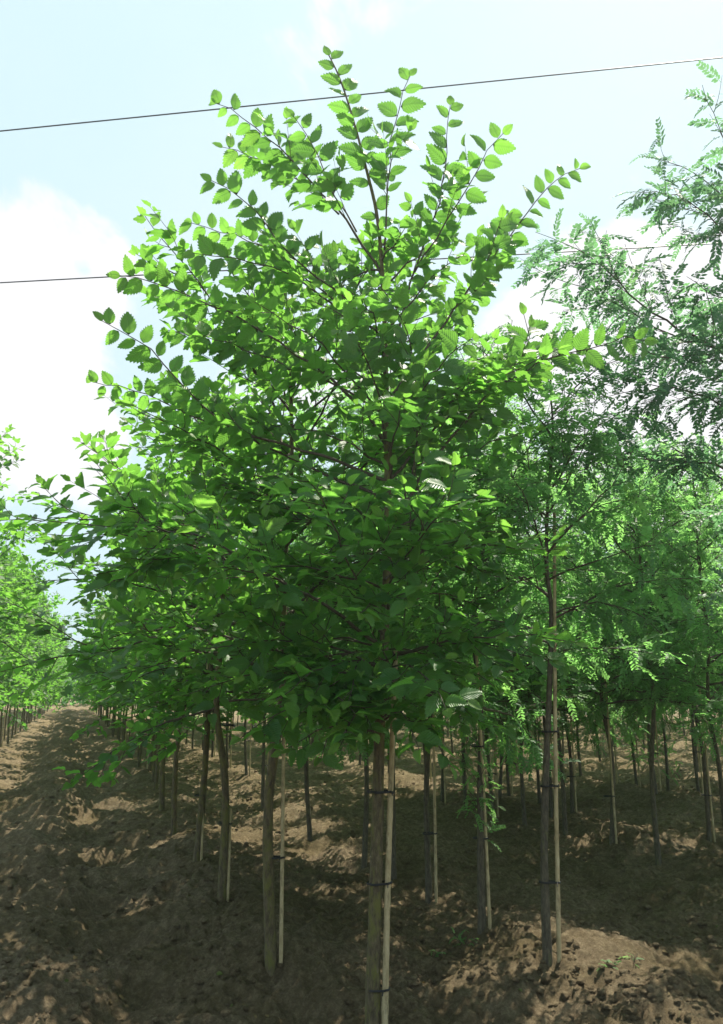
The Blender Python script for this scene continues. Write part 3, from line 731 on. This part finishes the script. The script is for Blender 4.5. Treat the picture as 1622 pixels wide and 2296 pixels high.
GE = 'elms in the row right of the dirt path'; GL = 'feathery-leaved trees in the right-hand rows'
CE = 'canes supporting the elms'; CL = 'canes supporting the feathery-leaved trees'
NEAR = [  # kind, pixel base, scale, tree label, cane label
    ('elm', 611, 2143, 1.0, (0, 0), 'elm on the left mound, next in the row behind the front elm', 'tall yellowish cane tied to the elm on the left mound'),
    ('elm', 497, 2008, .98, (0, -.06), 'dark-stemmed elm leaning left, between the mound elm and the upright ones behind', 'short thin cane at the foot of the leaning dark elm'),
    ('elm', 440, 1930, .97, (0, .01), 'upright elm right behind the leaning dark-stemmed elm', 'cane on the right of the upright elm behind the leaning one'),
    ('elm', 391, 1862, .96, (0, 0), 'fifth elm of the path row, standing on a sunlit pale hump', None),
    ('elm', 364, 1815, .97, (0, .015), 'slim elm just left of the one on the sunlit hump', None),
    ('loc', 1081, 2085, 1.05, (0, 0), 'feathery-leaved tree with shaggy green shoots sprouting low on its stem', 'cane behind the shaggy low shoots of the feathery-leaved tree'),
    ('loc', 963, 2025, 1.0, (0, .01), 'dark slim tree to the right of the front elm with its cane standing apart', 'thin pale cane standing apart on the right of the dark slim tree'),
    ('loc', 883, 1965, 1.0, (0, 0), 'dark stem half hidden behind the pale cane of the front elm', None),
    ('loc', 816, 1942, 1.0, (0, 0), 'dark stem just left of the front elm trunk, behind it', None),
    ('loc', 698, 1882, 1.0, (0, 0), 'lone stem in the shade between the mound elm and the front elm', None),
    ('loc', 590, 1810, 1.0, (0, 0), 'thin stem seen just left of the mound elm, farther back', 'pale cane just left of the mound elm, farther back'),
    ('loc', 1478, 1937, 1.02, (0, .02), 'thick-stemmed tree rightmost of the three big stems behind the right mound', None),
    ('loc', 1371, 1908, 1.02, (0, 0), 'dark tree in the middle of the three big stems behind the right mound', 'thin cane to the right of the middle stem behind the right mound'),
    ('loc', 1268, 1872, 1.0, (0, -.03), 'dark leaning stem directly right of the forked feathery-leaved tree', None),
    ('loc', 1178, 1852, .97, (0, 0), 'very slim dark stem left of the forked feathery-leaved tree', None),
    ('loc', 1108, 1831, .97, (0, -.03), 'slim leaning stem right of the shaggy-stemmed tree', 'thin cane hugging the slim leaning stem beside the shaggy tree'),
    ('loc', 1590, 1883, 1.0, (0, 0), 'stem close to the right edge, nearest of those there', 'cane beside the stem nearest the right edge'),
    ('loc', 1283, 1820, .97, (0, 0), 'thin tree with a parallel cane behind the dark leaning stem', 'pale cane parallel to the thin tree behind the dark leaning stem'),
    ('loc', 1211, 1802, .97, (0, 0), 'slender stem almost hidden behind the forked tree on the right', None),
    ('loc', 1141, 1782, .95, (0, 0), 'pale thin stem paired with a cane between the two slim dark stems', 'cane paired with the pale thin stem between the two slim dark stems'),
    ('loc', 1046, 1815, .96, (0, 0), 'stem with hanging leafy shoots left of the shaggy-stemmed tree', None),
    ('loc', 991, 1797, .96, (0, 0), 'brown stem between the pale apart cane and the hanging shoots', 'light cane beside the brown stem near the hanging shoots'),
    ('loc', 1303, 1742, .95, (0, 0), 'far stem standing above the parallel thin tree and cane', None),
    ('loc', 1428, 1757, .95, (0, 0), 'young tree with a bright green bush of shoots round its stem', 'cane inside the bright green bush of shoots'),
    ('loc', 1498, 1772, .95, (0, 0), 'stem with a ragged green shoot at its foot right of the bright bush', None),
    ('loc', 1568, 1785, .95, (0, 0), 'greyish stem near the right edge behind the nearest one there', 'cane behind the nearest stem at the right edge'),
]
bush = {}
for i, (kd, px, py, sc, tilt, lab, clab) in enumerate(NEAR):
    b = ground_at(px, py)
    place('elm' if kd == 'elm' else 'locust', i, b, rng.uniform(0, 6.28), sc, lab, GE if kd == 'elm' else GL, tilt, 1.15 if kd == 'elm' else 1.0)
    bush[px] = b
    if clab: side_cane(b, 2.0 if kd != 'elm' else (2.4 if px == 611 else (.62 if px == 497 else 1.9)), clab, CE if kd == 'elm' else CL, 1, i)

taken = [bush[k][:2] for k in bush]


BACK = 'back'; seen_left = [0]


def far_row(u, v0, v1, step, kind, label, group, side_lim=2.2, cane=True, cl=None, cg=None):
    v = v0; k = 0
    while v < v1:
        x, y = xy_of(u + rng.normal(0, .06), v + rng.normal(0, .1)); v += step * rng.uniform(.9, 1.1); k += 1
        if y < 1: continue
        lim = y * .50 + side_lim
        if abs(x) > lim: continue
        if any((x - t[0]) ** 2 + (y - t[1]) ** 2 < .55 ** 2 for t in taken): continue
        b = np.array([x, y, float(height(x, y)) - .02]); taken.append((x, y))
        lpx = 811 + F * x / (y * math.cos(PITCH))
        if u == -1.65 and lpx > 2 and seen_left[0] < 6:
            seen_left[0] += 1; lab_, cl_ = ('first', 'second', 'third', 'fourth', 'fifth', 'sixth')[seen_left[0] - 1] + ' stem from the left edge in the elm row left of the path', cl
        elif label is None or label is BACK:
            sx = 811 + F * x / (y * math.cos(PITCH)); zone = 'between the front elm and the forked tree' if sx < 1190 else ('just right of the forked tree' if sx < 1420 else 'near the right edge')
            label = BACK; lab_ = 'slim feathery-leaved tree in the back rows ' + zone; cl_ = 'thin cane in the back rows ' + zone
        else: lab_, cl_ = label, cl
        place(kind, int(rng.integers(0, 3)), b, rng.uniform(0, 6.28), rng.uniform(.9, 1.04) * (1.04 if u < -1 else 1), lab_, group, (rng.normal(0, .015), rng.normal(0, .015)))
        if cane and rng.random() < .5 and y < 22: side_cane(b, rng.uniform(1.7, 2.1), cl_, cg, 1 if rng.random() < .8 else -1, k + int(u * 10))


far_row(1.28, 12.8, 62, 1.35, 'elm', 'distant elm far along the row on the right side of the dirt path', GE, cl='cane beside a distant elm in the row right of the path', cg=CE)
x, y = -5.35, 9.9; taken.append((x, y))
place('elm', 2, (x, y, float(height(x, y))), 2.0, 1.14, 'elm beyond the left edge whose top twigs poke in against the sky', 'elms in the row left of the dirt path')
far_row(-1.65, 11, 62, 1.45, 'elm', 'elm in the row along the left side of the dirt path', 'elms in the row left of the dirt path', cl='cane beside an elm in the row left of the path', cg=CE, side_lim=2.4)
far_row(-4.6, 20, 62, 2.2, 'elm', 'elm in the row behind the one left of the path, one of many alike', 'elms in the second row left of the dirt path', cane=False)
far_row(2.85, 12.5, 44, 1.4, 'locust', 'slim feathery-leaved tree far along the row next to the elms', GL, cl='cane beside a distant slim feathery-leaved tree next to the elms', cg=CL)
for q in range(1, 9):
    far_row(2.8 + 2.6 * q, 3.2 if q < 3 else 4, 40 - q * 1.0, 1.35 if q < 4 else 1.6, 'locust', None, GL,
            cl=None, cg=CL, side_lim=1.6)


# shoots growing on stems and low weeds
def shoot_clump(name, loc, n, hgt, spread, label, cat, parent=None, kind='locust', size=.13, seed=0, zspan=0.0):
    rg = np.random.default_rng(seed); G = Grow(kind, rg)
    for i in range(n):
        a = rg.uniform(0, 6.28); p = np.array([0, 0, rg.uniform(0, zspan) if zspan else 0.0]); L = hgt * rg.uniform(.5, 1.1)
        e = p + np.array([math.cos(a) * spread * rg.uniform(.4, 1), math.sin(a) * spread * rg.uniform(.4, 1), L * (.35 if zspan else 1)])
        G.shoot(spline([p, (p + e) / 2 + np.array([0, 0, .1 * L]), e], 6), .003, .15, young=.7, size=size, step=.04)
    root = obj(name, G.twigs.mesh(name, M_TWIG), parent, tuple(loc)) if parent else empty(name, tuple(loc))
    if not parent: obj('stems', G.twigs.mesh('stems', M_TWIG), root); tag(root, label, cat)
    obj('leaves', leaves_mesh('leaves', G.leaves, PIN_HI if kind == 'locust' else ELM_LO, M_LOC if kind == 'locust' else M_ELM, rg), root)
    return root


shoot_clump('leafy_shoots', bush[1081] + np.array([0, -.03, .45]), 22, .35, .17, 'shaggy dark green shoots hanging on a stem behind the centre right', 'shoots', seed=1, size=.10, zspan=.75)
shoot_clump('leafy_shoots', bush[1428] + np.array([0, -.03, .3]), 26, .6, .55, 'bright green bushy shoots round a young stem at the back right', 'shoots', seed=2, zspan=.9)
shoot_clump('leafy_shoots', bush[1498] + np.array([0, -.03, .1]), 12, .5, .3, 'ragged green shoots low on a stem right of the bright bush', 'shoots', seed=3, zspan=.8)
shoot_clump('leafy_shoots', bush[1046] + np.array([0, -.03, .4]), 14, .5, .25, 'green shoots hanging on the stem left of the shaggy one', 'shoots', seed=4, zspan=.9)
for k, (px, py, n, h, sp, lab) in enumerate(((1040, 2118, 7, .09, .09, 'small green weed on the soil left of the right mound'), (1368, 2170, 5, .05, .07, 'tiny bright green weed on the crest right of the forked tree'),
                                              (1420, 2165, 5, .06, .05, 'tiny weed rightmost on the soil beside another weed'), (1000, 2140, 6, .06, .1, 'low dark green weed in the hollow left of the right mound'))):
    shoot_clump('weed', ground_at(px, py), n, h, sp, lab, 'weed', size=.06, seed=10 + k)

# ------------------------------------------------------------------ dry leaf bits and straws on the soil
M_DRY = leaf_mat('dry_leaf', (.10, .065, .03), (.22, .15, .07), (.10, .13, .03), (.2, .14, .05), transf=.2, rough=.8)
rg = np.random.default_rng(66); N = 700; rr = 3.7 + 14 * rg.random(N) ** 1.3; aa = R(1) * rg.uniform(-31, 31, N); lv = []
for q in range(N):
    x, y = rr[q] * math.sin(aa[q]), rr[q] * math.cos(aa[q]); e = .03
    nx = -(float(height(x + e, y)) - float(height(x - e, y))) / (2 * e); ny = -(float(height(x, y + e)) - float(height(x, y - e))) / (2 * e)
    nn = nrm(np.array([nx, ny, 1]) + rg.normal(0, .2, 3)); t = rg.normal(0, 1, 3); t = nrm(t - nn * (t @ nn))
    lv.append((np.array([x, y, float(height(x, y)) + .008]), t, nn, rg.uniform(.018, .045), 1.0 if rg.random() < .12 else 0.0))
tag(obj('leaf_litter', leaves_mesh('leaf_litter', lv, ELM_LO, M_DRY, rg)), 'small dry leaf bits lying on the tilled soil', 'litter', kind='stuff')

# ------------------------------------------------------------------ overhead wires
for (a, b_, dist, lab) in (((0, 294), (1622, 129), 15.0, 'upper overhead wire crossing the sky behind the elm top'), ((0, 634), (1622, 545), 17.0, 'lower overhead wire crossing the sky through the crowns')):
    A = px_at(*a, dist); B = px_at(*b_, dist); d = B - A; ts = np.linspace(-1.5, 2.5, 60)
    P = A + d * ts[:, None]; P[:, 2] += .02 * (ts - .5) ** 2 - .005
    c = P[30].copy(); mb = MB(); mb.tube(P - c, .0145, 6); o = obj('overhead_wire', mb.mesh('overhead_wire', M_WIRE), loc=tuple(c)); tag(o, lab, 'wire', 'overhead wires')

# ------------------------------------------------------------------ the far-off wood closing the rows
rg = np.random.default_rng(8); N = 60000
wx = rg.uniform(-60, 110, N); wy = 66 + rg.uniform(0, 8, N) + .15 * np.abs(wx)
top = 4.3 + 1.3 * noise2(wx * .45, wx * 0 + 3) + .8 * noise2(wx * 1.4, wx * 0 + 8); wz = top * rg.random(N) ** .8
o3 = nrm(rg.normal(0, 1, (N, 3))); w3 = nrm(np.cross(o3, rg.normal(0, 1, (N, 3)))); sz = rg.uniform(.10, .28, N)[:, None]
C = np.stack([wx, wy, wz], -1); V = np.stack([C - o3 * sz, C + w3 * sz * .7, C + o3 * sz, C - w3 * sz * .7], 1).reshape(-1, 3)
me = mesh_np('distant_foliage', V, np.arange(4 * N), np.arange(N) * 4, M_LOC, attrs={'rnd': np.repeat(rg.random(N), 4), 'young': np.full(4 * N, .2)})
tag(obj('distant_foliage', me), 'low green mass of trees closing the rows far away', 'wood', kind='stuff')

# ------------------------------------------------------------------ distant conifers at the end of the path
for k, (px, py, lab) in enumerate(((106, 1400, 'dark conifer tip beyond the end of the path, left of the pair'), (122, 1394, 'dark conifer tip beyond the end of the path, slimmer of the two near it'), (139, 1396, 'dark conifer tip beyond the path end, nearest the big crowns'))):
    D = 85; t = px_at(px, py, D); hh = t[2]; root = empty('conifer_tree', (t[0], D, 0)); tag(root, lab, 'tree', 'conifers on the horizon')
    rg = np.random.default_rng(70 + k); mb = MB(); mb.tube([(0, 0, 0), (0, 0, hh * .95)], [.16, .02], 7); obj('trunk', mb.mesh('trunk', M_BARK), root)
    mb = MB(); V = []; Fq = []
    for i in range(2600):
        q = rg.random() ** .8; z = hh * (.12 + .88 * q); a = rg.uniform(0, 6.28); rad = 1.5 * (1 - q) ** .9 * rg.uniform(.3, 1.1) + .04
        p = np.array([math.cos(a) * rad, math.sin(a) * rad, z - rad * .25]); o3 = nrm(np.array([math.cos(a), math.sin(a), -.3 + rg.normal(0, .3)])); w = nrm(np.cross(o3, rg.normal(0, 1, 3))) * .07
        n0 = len(V); V += [p - o3 * .05 - w, p - o3 * .05 + w, p + o3 * .34]; Fq.append([n0, n0 + 1, n0 + 2])
    mb.polys(V, Fq); obj('crown', mb.mesh('crown', M_CONIFER), root)
for p in ELMS + LOCS:
    if p.name not in used:
        for c in list(p.children): bpy.data.objects.remove(c)
        bpy.data.objects.remove(p)

# ------------------------------------------------------------------ the air
m, n, l = mat('haze'); o = n.new('ShaderNodeOutputMaterial'); pv = n.new('ShaderNodeVolumePrincipled'); l.new(pv.outputs[0], o.inputs['Volume'])
pv.inputs['Color'].default_value = (.86, .93, .95, 1); pv.inputs['Density'].default_value = HAZE; pv.inputs['Anisotropy'].default_value = .6
mb = MB(); x0, x1, y0, y1, z0, z1 = -1600, 1600, -1600, 1600, -1.5, 9.0
mb.polys([(x0, y0, z0), (x1, y0, z0), (x1, y1, z0), (x0, y1, z0), (x0, y0, z1), (x1, y0, z1), (x1, y1, z1), (x0, y1, z1)], [[0, 3, 2, 1], [4, 5, 6, 7], [0, 1, 5, 4], [1, 2, 6, 5], [2, 3, 7, 6], [3, 0, 4, 7]])
tag(obj('haze', mb.mesh('haze', m, False)), kind='stuff')
